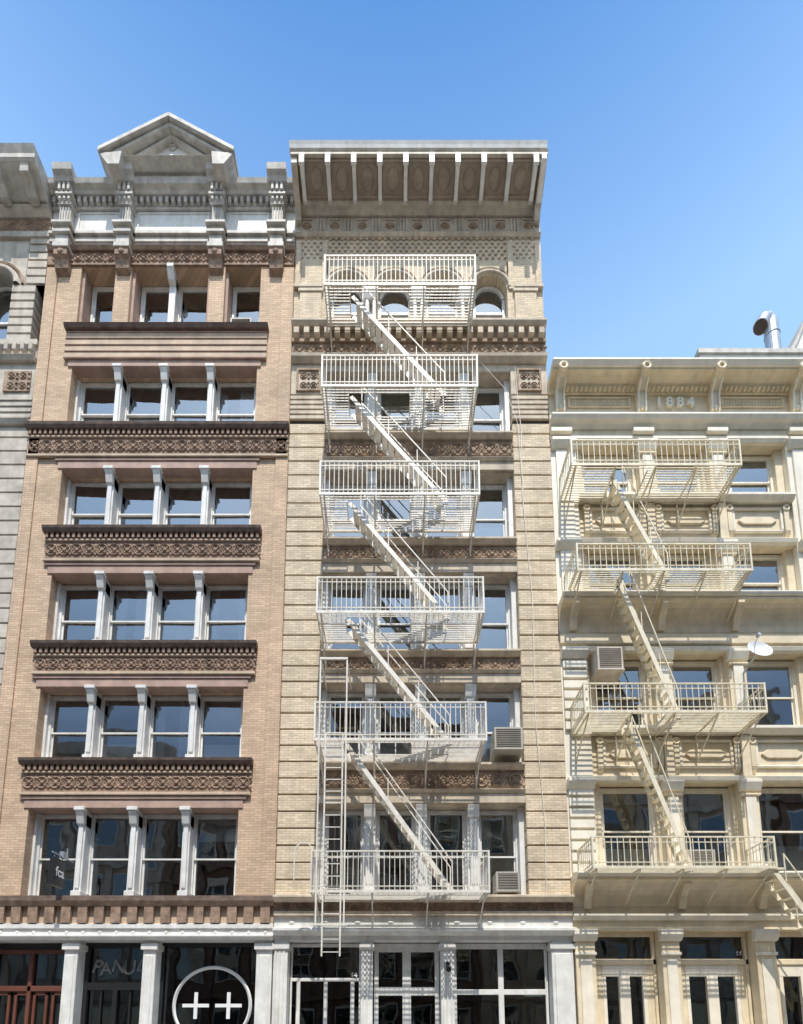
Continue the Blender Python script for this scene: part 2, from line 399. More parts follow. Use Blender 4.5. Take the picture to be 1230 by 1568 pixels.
lg = empty('shop_roundel_sign'); lgp = P('ring_and_crosses', m_paintw, lg)
lc = (-4.66, 2.36)
lgp.tor(lc[0], -.42, lc[1], .98, .045, 48, 4)
for sg in (-1, 1):
    c = lc[0]+sg*.42
    lgp.b(c-.34, c+.34, -.43, -.41, lc[1]-.045, lc[1]+.045); lgp.b(c-.045, c+.045, -.431, -.409, lc[1]-.34, lc[1]+.34)
gr = empty('graffiti_lettering')
def text(parent, s, x, z, d, size, m, ext=.01, shear=0, name='lettering', off=.006):
    cu = bpy.data.curves.new(name, 'FONT'); cu.body = s; cu.size = size; cu.extrude = ext; cu.align_x = 'CENTER'; cu.shear = shear
    cu.offset = off
    o = bpy.data.objects.new(name, cu); sc.collection.objects.link(o); o.location = (x, -d, z)
    o.rotation_euler = (math.radians(90), 0, 0); cu.materials.append(m); o.parent = parent; return o
# uneven hand-sprayed letters on the dark transom
for ch, gx, gz, gs, gt in (('P', -7.72, 3.2, .5, 6), ('A', -7.46, 3.16, .44, -8), ('N', -7.16, 3.22, .46, 4), ('U', -6.86, 3.17, .5, -5), ('L', -6.58, 3.24, .46, 9)):
    g_ = text(gr, ch, gx, gz, -.44, gs, m_graf, .004, .15); g_.rotation_euler = (math.radians(90), math.radians(gt), 0)

hs = empty('hanging_sign'); h1 = P('sign_board', m_black, hs); h2 = P('sign_bracket', m_galv, hs)
h1.b(-8.55, -8.42, .12, .62, 5.3, 6.0); h2.cyl((-8.48, .3, 6.12), (-8.48, -.66, 6.12), .02); h2.cyl((-8.48, .02, 6.12), (-8.48, -.0, 6.4), .02)
h2.b(-8.53, -8.43, .1, .25, 6.08, 6.25); h2.cyl((-8.48, -.2, 6.12), (-8.48, -.2, 6.0), .012); h2.cyl((-8.48, -.55, 6.12), (-8.48, -.55, 6.0), .012)
tx = text(hs, 'fca', -8.415, 5.45, .36, .34, m_paintw, .003); tx.rotation_euler = (math.radians(90), 0, math.radians(90)); tx.location = (-8.415, -.36, 5.55)

# ============================================================ BUILDING B
B = empty('buff_rusticated_building')
bw = P('brick_piers', m_brickB, B, .012); bS = P('stone_trim', m_stoneB, B, .012); bO = P('terracotta_ornament', m_terraL, B)
bD = P('pier_joints', m_dark, B); bM = P('iron_columns', m_white, B, .01); bF = P('window_frames', m_white, B); bG = P('window_glass', m_glass, B)
bC = (P('blinds', m_blind, B), P('curtains', m_curt, B)); bR = P('interior', m_room, B); bK = P('cornice', m_cornB, B, .01)
bKw = P('cornice_brackets', m_white, B, .01); bRf = P('roof', m_roof, B); bsh = P('party_walls', m_brickB, B)
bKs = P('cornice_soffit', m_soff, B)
YL, YR = -3.045, 4.555; PL, PR = -2.0, 3.47
for (x0, x1) in ((YL, PL), (PR, YR)):
    bD.b(x0+.03, x1-.03, -.9, -.02, 5.1, 21.5)
    z = 5.12
    while z < 19.25:
        t = min(z+.425, 19.3); bw.b(x0, x1, -.88, .03+random.uniform(-.004, .004), z+.0, t); z += .462
    for k in range(5): bS.b(x0, x1, -.88, .05, 19.45+k*.17, 19.58+k*.17)
    bS.b(x0, x1, -.88, .03, 20.32, 21.36)
    c = (x0+x1)/2
    for (a, b, e, f) in ((c-.36, c+.36, 20.4, 20.46), (c-.36, c+.36, 21.12, 21.18), (c-.36, c-.3, 20.46, 21.12), (c+.3, c+.36, 20.46, 21.12)): bO.b(a, b, .03, .08, e, f)
    orn(bO, c-.3, c+.3, 20.48, 20.78, .03, .3); orn(bO, c-.3, c+.3, 20.8, 21.1, .03, .3)
    bw.b(x0, x1, -.88, .0, 22.7, 26.1)
    for k, (a, b) in enumerate(((22.75, 23.95), )):
        bw.b(c-.33, c+.33, .001, .07, a, b); bS.b(c-.38, c+.38, .0, .1, 23.95, 24.08)
    bw.b(x0+.04, x0+.2, .0, .05, 24.1, 25.9); bw.b(x1-.2, x1-.04, .0, .05, 24.1, 25.9)
lvB = [(5.12, 7.62, 7.62, 8.72), (8.78, 11.05, 11.05, 12.0), (12.05, 14.42, 14.42, 15.45), (15.5, 17.72, 17.72, 18.92), (18.97, 21.1, 21.1, 22.7)]
step = (PR-PL)/4
for i, (z0, z1, zb, zt) in enumerate(lvB):
    for k in range(4):
        window(bF, bG, bC, PL+k*step+.14, PL+(k+1)*step-.14, z0+.06, z1-.02, -.4, cover=([.5, .25, .8, .3, .3][i]), vbar=(1 if i == 1 and k < 3 else 0))
    for k in range(5):
        c = PL+k*step
        a, b = (max(c-.15, PL), min(c+.15, PR))
        bM.b(a, b, -.5, -.2, z0, z1)
        if 0 < k < 4:
            bM.b(c-.1, c+.1, -.2, -.08, z0+.28, z1-.36)
            bM.b(c-.14, c+.14, -.2, -.04, z0+.001, z0+.28)
            for kk in range(3): bM.b(c-.08+kk*.06, c-.045+kk*.06, -.08, -.05, z0+.35, z1-.42)
            bM.prof(c-.15, c+.15, [(-.2, z1-.36), (-.08, z1-.32), (-.02, z1-.1), (.02, z1), (-.2, z1)])
    bS.b(PL+.001, PR-.001, -.9, -.04, zb+.001, zt)
    bS.b(PL+.002, PR-.002, -.04, .03, zb+.02, zb+.3)
    bS.prof(PL+.002, PR-.002, [(-.04, zb+.3), (.06, zb+.3), (.12, zb+.38), (-.04, zb+.38)])
    e = zt-.16 if i < 4 else zb+.95
    bO.b(PL+.003, PR-.003, -.04, .0, zb+.385, e)
    orn(bO, PL+.01, PR-.01, zb+.4, e-.02, .0, .46)
    if i < 4:
        bS.prof(PL+.002, PR-.002, [(-.04, zt-.16), (.06, zt-.16), (.16, zt-.06), (.16, zt), (-.04, zt+.02)])
bS.prof(YL, YR, [(-.9, 21.36), (.08, 21.36), (.2, 21.46), (.22, 21.56), (-.9, 21.58)])
bO.b(YL, YR, -.5, .04, 21.58, 22.1); orn(bO, YL+.02, YR-.02, 21.6, 22.08, .04, .42)
dent(bS, YL, YR, .0, .26, 22.2, 22.42, .16, .14); bO.b(YL, YR, -.5, .1, 22.1, 22.5)
bS.prof(YL, YR, [(-.9, 22.5), (.22, 22.5), (.3, 22.6), (.3, 22.68), (-.9, 22.72)])
mc = .76; cs = [mc-2.19, mc-.73, mc+.73, mc+2.19]; rI = .5; zs = 24.2; zT = 25.2
for c in cs:
    n = 16
    xs = [c-.73]+[c+rI*math.cos(math.pi-math.pi*i/n) for i in range(n+1)]+[c+.73]
    zz = [zs]+[zs+rI*math.sin(math.pi-math.pi*i/n) for i in range(n+1)]+[zs]
    for j in range(len(xs)-1):
        if xs[j+1]-xs[j] < 1e-4: continue
        vs = [(xs[j], .5, zz[j]), (xs[j+1], .5, zz[j+1]), (xs[j+1], .5, zT), (xs[j], .5, zT), (xs[j], 0, zz[j]), (xs[j+1], 0, zz[j+1]), (xs[j+1], 0, zT), (xs[j], 0, zT)]
        bw.add(vs, [(0, 1, 2, 3), (7, 6, 5, 4), (0, 4, 5, 1), (2, 6, 7, 3)])
    bS.tor(c, .0, zs, .6, .075, 20, 6, 0, math.pi); bO.tor(c, .02, zs, .7, .03, 20, 5, 0, math.pi)
    bF.tor(c, -.33, zs, .45, .06, 16, 5, 0, math.pi)
    bF.b(c-.5, c-.42, -.4, -.3, 22.8, zs); bF.b(c+.42, c+.5, -.4, -.3, 22.8, zs); bF.b(c-.42, c+.42, -.4, -.28, 22.8, 22.88)
    bF.b(c-.42, c+.42, -.38, -.31, 23.66, 23.73)
    pts = [(c-.44, 22.88), (c+.44, 22.88)]+[(c+.44*math.cos(math.pi*i/12), zs+.44*math.sin(math.pi*i/12)) for i in range(13)]
    bG.add([(x, .36, z) for x, z in pts], [tuple(range(len(pts)))])
    bC[1].b(c-.42, c+.42, -.5, -.49, 23.1, 23.6)
for c in (mc-1.46, mc, mc+1.46):
    bw.b(c-.23, c+.23, -.5, -.2, 22.72, zs)
    for dx in (-.11, .11): bM.cyl((c+dx, .1, 22.9), (c+dx, .1, 23.85), .075, .065)
    bM.b(c-.22, c+.22, -.2, .0, 22.72, 22.9); bM.prof(c-.22, c+.22, [(-.2, 23.85), (-.02, 23.85), (.06, 24.05), (.06, zs-.01), (-.2, zs-.01)])
bS.b(YL, cs[0]-.73, .0, .12, 24.08, 24.2); bS.b(cs[3]+.73, YR, .0, .12, 24.08, 24.2)
bw.b(YL, YR, -.7, -.02, zT, 26.95)
for r in range(6):
    z = zT+.1+r*.14
    for k in range(38):
        x = YL+.22+k*.19+(.095 if r % 2 else 0)
        if x < YR-.2: bS.b(x-.045, x+.045, -.02, .035, z, z+.07)
bS.prof(YL, YR, [(-.1, 26.05), (.06, 26.05), (.12, 26.12), (.12, 26.16), (-.1, 26.18)])
bK.b(YL, YR, -.1, .03, 26.18, 26.8)
for k in range(17):
    x = YL+.35+k*.43
    if k % 2 == 0:
        bO.tor(x, .03, 26.5, .11, .035); bO.blob(x, .03, 26.5, .07, .05, .07)
        for (a, b, e, f) in ((x-.2, x+.2, 26.26, 26.3), (x-.2, x+.2, 26.7, 26.74), (x-.2, x-.16, 26.3, 26.7), (x+.16, x+.2, 26.3, 26.7)): bK.b(a, b, .03, .07, e, f)
    else:
        for dx in (-.1, 0, .1): bK.b(x+dx-.03, x+dx+.03, .03, .08, 26.24, 26.74)
bK.prof(YL, YR, [(-.1, 26.8), (.1, 26.8), (.2, 26.86), (.3, 26.88), (.36, 26.95), (-.1, 26.95)])
# main cornice: sloping soffit with consoles, bright metal lip
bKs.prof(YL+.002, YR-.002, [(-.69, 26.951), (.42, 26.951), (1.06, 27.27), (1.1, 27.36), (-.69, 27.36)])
bK.prof(YL, YR, [(-.7, 27.361), (1.07, 27.361), (1.07, 27.272), (1.16, 27.27), (1.16, 27.36), (1.2, 27.4), (-.7, 27.5)])
bKw.prof(YL-.03, YR-.03, [(1.0, 27.41), (1.2, 27.41), (1.23, 27.5), (1.27, 27.6), (1.0, 27.62)])
bK.b(YL, YR, -.7, 1.0, 27.5, 27.6)
def sl(xc, u, w, o): return (xc+u, -(.74+w*.9)-o*.45, 27.11+w*.45-o*.9)
for k in range(10):
    x = -2.71+k*.767
    bKw.prof(x-.055, x+.055, [(.3, 26.84), (.46, 26.74), (.62, 26.82), (.86, 26.87), (1.12, 26.93), (1.12, 27.26), (.9, 27.3), (.3, 27.05)])
    bKw.b(x-.08, x+.08, 1.121, 1.2, 26.9, 27.268)
    if k < 9:
        xc = x+.383
        for (u0, u1, w0, w1) in ((-.3, .3, -.36, -.32), (-.3, .3, .3, .34), (-.3, -.27, -.32, .3), (.27, .3, -.32, .3)):
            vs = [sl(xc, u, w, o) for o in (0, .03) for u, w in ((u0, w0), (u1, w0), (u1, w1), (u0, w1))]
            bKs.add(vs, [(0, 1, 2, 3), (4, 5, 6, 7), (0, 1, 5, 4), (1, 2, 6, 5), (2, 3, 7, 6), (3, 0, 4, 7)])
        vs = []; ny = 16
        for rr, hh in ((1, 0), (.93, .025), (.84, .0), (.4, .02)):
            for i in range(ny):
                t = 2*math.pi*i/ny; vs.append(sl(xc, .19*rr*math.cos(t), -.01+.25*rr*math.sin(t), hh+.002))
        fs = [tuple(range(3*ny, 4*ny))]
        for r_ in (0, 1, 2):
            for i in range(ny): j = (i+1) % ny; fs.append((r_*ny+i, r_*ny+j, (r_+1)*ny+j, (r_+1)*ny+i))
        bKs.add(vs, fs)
for x in (YL+.1, YR-.13):
    bK.prof(x-.09, x+.09, [(.0, 26.5), (.2, 26.45), (.35, 26.7), (.9, 26.98), (1.1, 27.05), (1.1, 27.26), (0, 27.2)])
bKw.prof(YR-.2, YR-.05, [(.42, 26.72), (.92, 26.93), (1.2, 27.03), (1.2, 27.265), (1.11, 27.265), (.9, 26.99), (.4, 26.76)])
bRf.b(YL, YR, -14, -.7, 27.2, 27.4)
bsh.b(YL, YL+.3, -14, -.901, 5, 27.2); bsh.b(YR-.3, YR, -14, -.901, 5, 27.2); bsh.b(YL+.3, YR-.3, -14, -13.7, 0, 27.2)
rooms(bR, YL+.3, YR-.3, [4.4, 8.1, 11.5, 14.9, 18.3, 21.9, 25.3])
bO.b(YL, YR, -.5, .1, 4.72, 4.95); orn(bO, YL, YR, 4.73, 4.93, .1, .22)
bS.prof(YL, YR, [(-.5, 4.95), (.2, 4.95), (.34, 5.03), (.34, 5.1), (-.5, 5.12)])
bS.b(YL, YR, -.5, .14, 4.6, 4.72)
bM.b(YL, YR, -.5, .05, 4.28, 4.6); bM.prof(YL, YR, [(-.5, 4.1), (.1, 4.1), (.22, 4.2), (.22, 4.28), (-.5, 4.28)])
for k in range(9): bM.blob(YL+.45+k*.84, .05, 4.44, .09, .03, .05)
bM.b(YL, YR, -.5, 0, 3.98, 4.1)
for c, w in ((-2.86, .36), (-.68, .3), (1.36, .34), (4.27, .55)):
    bM.b(c-w/2, c+w/2, -.45, .0, 0, 3.98); bM.b(c-w/2-.04, c+w/2+.04, -.44, .05, 3.76, 3.9)
    if w < .5:
        for kk in range(max(2, int(w/.11))): bM.b(c-w/2+.04+kk*.1, c-w/2+.08+kk*.1, .0, .03, .6, 3.7)
    else: bM.b(c-.2, c+.2, .0, .025, .6, 3.65)
bSG = P('shop_glass', m_shopglass, B)
def shopbay(F, G, x0, x1, zt, trans, nv, d=-.4, t=.09, low=.6):
    F.b(x0, x1, d-.06, d+.04, zt-t, zt); F.b(x0, x1, d-.06, d+.04, trans-t/2, trans+t/2); F.b(x0, x1, d-.06, d+.02, 0, low)
    for k in range(nv+1):
        x = x0+(x1-x0)*k/nv; a = max(x0, x-t/2); b = min(x1, x+t/2); F.b(a, b, d-.055, d+.045, low, zt-t)
    G.b(x0+.01, x1-.01, d-.02, d-.01, low, zt-t)
shopbay(bM, bSG, -2.66, -.85, 3.96, 3.02, 1)
for xx in (-2.45, -1.75, -1.06): bM.b(xx-.05, xx+.05, -.44, -.35, 0, 2.97)
shopbay(bM, bSG, -.5, 1.17, 3.96, 2.72, 2, t=.22)
shopbay(bM, bSG, 1.55, 3.97, 3.96, 2.7, 2, t=.14)
for c in (1.68, 2.9): bC[0].b(c, c+.98, -.5, -.49, 2.8, 3.86); bC[0].b(c, c+.98, -.5, -.49, .8, 2.6)
bC[0].b(-2.55, -.95, -.7, -.69, 3.05, 3.3)
num = empty('house_number'); text(num, '64', -1.02, 3.08, -.33, .17, m_paintw, .004)
scam = empty('security_camera'); s1 = P('camera_body', m_black, scam); s1.cyl((1.36, -.06, 3.3), (1.36, -.3, 3.22), .055); s1.b(1.32, 1.4, 0, .1, 3.3, 3.42); s1.cyl((1.36, -.3, 3.22), (1.36, -.33, 3.21), .07)

# ============================================================ BUILDING C
C = empty('cream_cast_iron_building')
cw = P('walls', m_cream, C, .012); cW = P('pale_trim', m_creamW, C, .01); cF = P('window_frames', m_creamW, C); cG = P('window_glass', m_glass, C)
cC = (P('blinds', m_blind, C), P('curtains', m_curt, C)); cR = P('interior', m_room, C); cRf = P('roof', m_roof, C)
CL, CR = 4.56, 12.16
in0, in1 = 5.3, 11.42; bw_ = (in1-in0)/3
lvC = [(5.75, 8.25), (9.75, 12.0), (13.5, 15.35), (16.85, 18.65)]
for (x0, x1) in ((CL, in0), (in1, CR)):
    cW.b(x0+.002, x1, -.9, .0, 5.2, 19.0)
    for (za, zb) in ((5.75, 8.3), (9.7, 12.0)):
        z = za
        while z < zb-.15:
            cW.b(x0+.05, x1-.04, .001, .07, z, z+.22); z += .3
    for (za, zb) in ((13.6, 18.4),):
        cW.b(x0+.14, x1-.14, .001, .06, za, zb)
for i, (z0, z1) in enumerate(lvC):
    for k in range(3):
        a = in0+k*bw_; b = a+bw_
        pa = a+(.24 if k else .12); pb = b-(.24 if k < 2 else .12)
        window(cF, cG, cC, pa+.1, pb-.1, z0+.05, z1-.05, -.34, .09, .5, vbar=0, cover=(.3 if (i, k) in ((0, 2), (3, 2), (0, 0), (2, 2)) else .9))
        for (m0, m1) in ((pa-.13, pa+.1), (pb-.1, pb+.13)): cw.b(m0, m1, -.5, -.2, z0, z1)
    for k in (1, 2):
        c = in0+k*bw_
        cw.b(c-.24, c+.24, -.8, .02, z0, z1)
        cW.b(c-.14, c+.14, .02, .08, z0+.3, z1-.4)
        cW.b(c-.28, c+.28, 0, .12, z0, z0+.22); cW.prof(c-.28, c+.28, [(0, z1-.3), (.1, z1-.28), (.18, z1-.08), (.18, z1), (0, z1)])
        cw.b(c-.26, c+.26, 0, .11, z1-.42, z1-.36)
    for x0, x1 in ((CL, in0), (in1, CR)): cW.prof(x0+.02, x1-.01, [(0, z1-.25), (.1, z1-.22), (.2, z1-.06), (.2, z1+.04), (0, z1+.04)])
    zn = lvC[i+1][0] if i < 3 else 19.3
    cw.b(in0+.001, in1-.001, -.8, -.08, z1, zn)
    cW.prof(in0, in1, [(-.08, z1+.001), (.06, z1+.001), (.1, z1+.12), (-.08, z1+.14)])
    if i in (0, 2):
        for k in range(3):
            a = in0+k*bw_+.3; b = in0+(k+1)*bw_-.3; zl, zh = z1+.4, zn-.3; zm = (zl+zh)/2
            for (e, f) in ((zl, zl+.07), (zh-.07, zh)): cW.prof(a, b, [(-.08, e), (-.02, e+.01), (.0, e+.035), (-.02, f-.01), (-.08, f)])
            cW.b(a, a+.07, -.08, -.01, zl+.07, zh-.07); cW.b(b-.07, b, -.08, -.01, zl+.07, zh-.07)
            cw.fprof(-.08, -.03, [(a+.16, zm), (a+.32, zm-.12), (b-.32, zm-.12), (b-.16, zm), (b-.32, zm+.12), (a+.32, zm+.12)])
            for xx in (a-.16, b+.02):
                cw.b(xx, xx+.14, -.08, .03, zl, zn-.3); cw.tor(xx+.07, .03, zn-.36, .08, .035); cw.prof(xx, xx+.14, [(-.08, zl-.14), (.0, zl-.08), (.03, zl), (-.08, zl)])
        for k in (1, 2):
            c = in0+k*bw_; cw.b(c-.12, c+.12, -.08, .05, z1+.15, zn-.19)
        cW.prof(in0, in1, [(-.08, zn-.18), (.1, zn-.18), (.2, zn-.08), (.2, zn), (-.08, zn)])
def cove(x0, x1, ztop, zbot, d, W_=cW, w_=cw):
    n = 6; pts = [(-.08, zbot)]
    for i in range(n+1):
        t = i/n*math.pi/2; pts.append((.04+(d-.1)*(1-math.cos(t)), zbot+(ztop-.2-zbot)*math.sin(t)))
    pts += [(d-.04, ztop-.2), (d-.04, ztop-.12), (-.08, ztop-.12)]
    w_.prof(x0, x1, pts)
    W_.prof(x0, x1, [(-.08, ztop-.119), (d, ztop-.119), (d+.04, ztop-.04), (d+.04, ztop), (-.08, ztop+.02)])
cove(CL+.003, CR-.003, 13.42, 12.55, .55)
cove(CL+.003, CR-.003, 5.62, 4.85, .6)
cw.b(CL+.003, CR-.003, -.8, .1, 12.2, 12.5)
for k in range(4):
    c = [CL+.37, in0+bw_, in0+2*bw_, CR-.37][k]
    for ztp in (13.28, 5.48): cw.prof(c-.09, c+.09, [(.03, ztp-.7), (.14, ztp-.7), (.25, ztp-.4), (.5, ztp-.15), (.5, ztp), (.03, ztp)])
# top entablature
cw.b(CL, CR, -.8, .0, 18.75, 20.35)
cW.b(CL, CR, -.1, .1, 18.72, 18.82); cw.b(CL, CR, -.1, .06, 18.82, 19.05)
cW.prof(CL, CR, [(0, 19.05), (.1, 19.05), (.16, 19.12), (.28, 19.18), (.34, 19.28), (.34, 19.34), (0, 19.38)])
cw.b(CL, CR, 0, .08, 19.38, 19.66)
cs4 = [CL+.3, in0+bw_-.1, in0+2*bw_, CR-.4]
for c in cs4:
    cW.b(c-.3, c+.3, .06, .2, 18.86, 19.0)
    cw.prof(c-.12, c+.12, [(.0, 19.5), (.16, 19.5), (.18, 19.8), (.24, 20.15), (.46, 20.34), (.62, 20.42), (.62, 20.6), (0, 20.55)])
    cw.tor(c, .64, 20.52, .1, .05); cw.blob(c, .18, 19.66, .09, .06, .1)
    for dx in (-.1, .1): cW.prof(c+dx-.025, c+dx+.025, [(.16, 19.56), (.21, 19.56), (.28, 20.12), (.5, 20.32), (.48, 20.36), (.24, 20.16)])
for k in range(3):
    a, b = cs4[k]+.16, cs4[k+1]-.16
    if k != 1:
        cw.b(a+.1, b-.1, .0, .05, 19.86, 19.9); cw.b(a+.1, b-.1, .0, .05, 20.18, 20.22); cw.b(a+.1, a+.16, .0, .05, 19.9, 20.18); cw.b(b-.16, b-.1, .0, .05, 19.9, 20.18)
        dent(cw, a+.2, b-.2, 0, .03, 19.93, 20.16, .03, .05)
    dent(cw, a, b, .1, .22, 20.3, 20.38, .07, .06)
n = 6; pts = [(-.8, 20.28), (.06, 20.28)]
for i in range(n+1):
    t = i/n*math.pi/2; pts.append((.08+.42*(1-math.cos(t)), 20.3+.22*math.sin(t)))
pts += [(.54, 20.52), (.54, 20.58), (-.8, 20.58)]
cw.prof(CL, CR, pts)
cW.prof(CL, CR, [(-.8, 20.58), (.6, 20.58), (.64, 20.64), (.68, 20.7), (.68, 20.76), (-.8, 20.8)])
text(C, '1 8 8 4', (cs4[1]+cs4[2])/2-.05, 19.86, .05, .4, m_creamW, .05, name='date_lettering', off=.016)
cRf.b(CL, CR, -14, -.8, 20.2, 20.5)
cw.b(CR-.3, CR, -14, -.901, 0, 20.2)
rooms(cR, CL+.3, CR-.3, [4.6, 9.0, 12.7, 16.1, 19.6])
# street level
cw.b(CL, CR, -.5, .02, 4.25, 4.86); cW.prof(CL, CR, [(-.5, 4.5), (.08, 4.5), (.16, 4.6), (.16, 4.66), (-.5, 4.68)])
cSG = P('shop_glass', m_shopglass, C)
for c, w in ((4.84, .5), (7.0, .46), (9.4, .5), (11.8, .5)):
    cw.b(c-w/2, c+w/2, -.5, .05, 0, 4.25); cW.b(c-w/2+.1, c+w/2-.1, .05, .08, .7, 3.5)
    cW.prof(c-w/2-.05, c+w/2+.05, [(0, 3.95), (.12, 3.98), (.2, 4.12), (.2, 4.25), (0, 4.25)]); cW.b(c-w/2-.02, c+w/2+.02, .03, .1, 3.6, 3.68)
for (x0, x1) in ((5.1, 6.76), (7.24, 9.14), (9.66, 11.54)):
    cw.b(x0, x1, -.46, -.3, 3.4, 3.55); cw.b(x0, x1, -.46, -.3, 4.14, 4.25); cw.b(x0, x0+.08, -.46, -.3, 0, 4.14); cw.b(x1-.08, x1, -.46, -.3, 0, 4.14)
    cSG.b(x0+.08, x1-.08, -.42, -.41, 3.55, 4.14)
    cw.b(x0+.08, x0+.26, -.46, -.34, 0, 3.4); cw.b(x1-.26, x1-.08, -.46, -.34, 0, 3.4)
    xm = (x0+x1)/2; cW.b(xm-.14, xm+.14, -.46, -.33, 0, 3.3); cW.b(x0+.26, x1-.26, -.46, -.335, 3.1, 3.4); cW.b(x0+.26, x0+.36, -.46, -.337, 0, 3.1); cW.b(x1-.36, x1-.26, -.46, -.337, 0, 3.1)
    cW.b(x0+.3, x1-.3, -.46, -.345, 0, 1.3); cSG.b(x0+.3, x1-.3, -.44, -.43, 1.3, 3.1)
num2 = empty('house_number'); text(num2, '66', 8.95, 3.64, -.36, .17, m_paintw, .004)

# ============================================================ BUILDING Z (far left)
Z = empty('limestone_building')
zw = P('stone_walls', m_lime, Z, .012); zG = P('window_glass', m_glass, Z); zF = P('window_frames', m_white, Z); zO = P('carved_ornament', m_terraL, Z); zR = P('interior', m_room, Z); zRf = P('roof', m_roof, Z)
zK = P('cornice', m_greyw, Z, .01); zJ = P('course_joints', m_dark, Z)
ZL, ZR = -18.2, -10.66
def zpier(x0, x1, za, zb, st=.46, dj=.03):
    zJ.b(x0+.01, x1-.02, -.8, -.02, za, zb); z = za
    while z < zb-.1:
        zw.b(x0, x1, -.79, dj, z, min(z+st-.04, zb)); z += st
zpier(-11.55, ZR, 0, 19.2)
zpier(ZL, -17.3, 0, 19.2)
for (za, zb) in ((5, 7.6), (8.9, 11.1), (12.3, 14.4), (15.8, 18.0)):
    for k in range(4):
        a = -17.3+k*1.4375
        zF.b(a+.1, a+.2, -.4, -.3, za, zb); zF.b(a+1.24, a+1.34, -.4, -.3, za, zb); zF.b(a+.2, a+1.24, -.38, -.31, (za+zb)/2, (za+zb)/2+.06)
        zG.b(a+.2, a+1.24, -.37, -.36, za, zb); zw.b(a-.1, a+.1, -.5, -.1, za, zb)
for (za, zb) in ((0, .5), (3.6, 5), (7.6, 8.9), (11.1, 12.3), (14.4, 15.8), (18.0, 19.3)): zw.b(-17.3, -11.55, -.8, -.05, za, zb)
zG.b(-17.3, -11.55, -.6, -.55, .5, 3.6)
zw.b(ZL, ZR, -.8, .02, 19.3, 22.0)
zw.prof(ZL, ZR, [(0, 19.2), (.1, 19.2), (.18, 19.35), (0, 19.4)])
for k in range(4): zw.b(ZL, ZR, .02, .05, 19.5+k*.2, 19.62+k*.2)
zO.b(-11.55, -10.76, .02, .06, 20.4, 21.1); orn(zO, -11.5, -10.8, 20.42, 20.74, .06, .33); orn(zO, -11.5, -10.8, 20.76, 21.08, .06, .33)
zw.prof(ZL, ZR, [(0, 21.4), (.12, 21.4), (.2, 21.55), (0, 21.6)]); zw.b(ZL, ZR, 0, .1, 22.0, 22.2)
dent(zw, ZL, ZR, 0, .2, 21.7, 21.95, .12, .12)
for ci in range(4):
    c = -12.15-ci*1.72; R_ = .5; z0_ = 24.3; n = 14; hwid = .86
    xs = [c-hwid]+[c+R_*math.cos(math.pi-math.pi*i/n) for i in range(n+1)]+[c+hwid]
    zz = [z0_]+[z0_+R_*math.sin(math.pi-math.pi*i/n) for i in range(n+1)]+[z0_]
    for j in range(len(xs)-1):
        vs = [(xs[j], .6, zz[j]), (xs[j+1], .6, zz[j+1]), (xs[j+1], .6, 26), (xs[j], .6, 26), (xs[j], 0, zz[j]), (xs[j+1], 0, zz[j+1]), (xs[j+1], 0, 26), (xs[j], 0, 26)]
        zw.add(vs, [(0, 1, 2, 3), (7, 6, 5, 4), (0, 4, 5, 1), (2, 6, 7, 3)])
    zw.tor(c, .02, z0_, .62, .1, 18, 6, 0, math.pi); zO.tor(c, .02, z0_, .8, .05, 18, 5, 0, math.pi)
    zF.tor(c, -.4, z0_, .46, .05, 14, 5, 0, math.pi)
    pts = [(c-.5, 22.5), (c+.5, 22.5)]+[(c+.5*math.cos(math.pi*i/12), z0_+.5*math.sin(math.pi*i/12)) for i in range(13)]
    zG.add([(x, .45, z) for x, z in pts], [tuple(range(len(pts)))])
    zF.b(c-.5, c+.5, -.44, -.38, 23.4, 23.47); zF.b(c-.5, c-.42, -.44, -.38, 22.5, z0_); zF.b(c+.42, c+.5, -.44, -.38, 22.5, z0_)
    x0, x1 = c+.5, c+1.22
    z = 22.2
    while z < z0_-.05: zw.b(x0, min(x1, ZR), -.6, .04, z, z+.24); z += .3
    zw.b(x0+.02, min(x1, ZR)-.02, -.6, .0, 22.2, z0_)
zw.b(-11.29, ZR, -.6, 0, z0_, 26.0)
z = 24.3
while z < 25.9: zw.b(-11.25, ZR, -.59, .05, z, z+.24); z += .3
zw.b(ZL, ZR, -.6, .1, 26.0, 26.2); zO.b(ZL, ZR, -.6, .05, 26.2, 26.7); orn(zO, ZL, ZR, 26.24, 26.66, .05, .4)
zw.prof(ZL, ZR, [(-.6, 26.7), (.12, 26.7), (.3, 26.85), (.3, 26.92), (-.6, 26.95)])
zK.prof(ZL, ZR, [(-.6, 26.95), (.35, 26.95), (1.0, 27.3), (1.05, 27.36), (1.05, 27.5), (1.15, 27.72), (-.6, 27.8)])
for k in range(9):
    x = ZR-.35-k*.85; zK.prof(x-.13, x+.13, [(.3, 26.8), (.5, 26.8), (.7, 26.95), (.95, 27.02), (.98, 27.34), (.3, 27.05)])
zw.b(ZR-.3, ZR, -14, -.8, 0, 27.0); zRf.b(ZL, ZR-.3, -14, -.8, 26.8, 27.0); rooms(zR, ZL+.3, ZR-.3, [4.4, 8.2, 11.7, 15, 18.6, 22, 25.8])

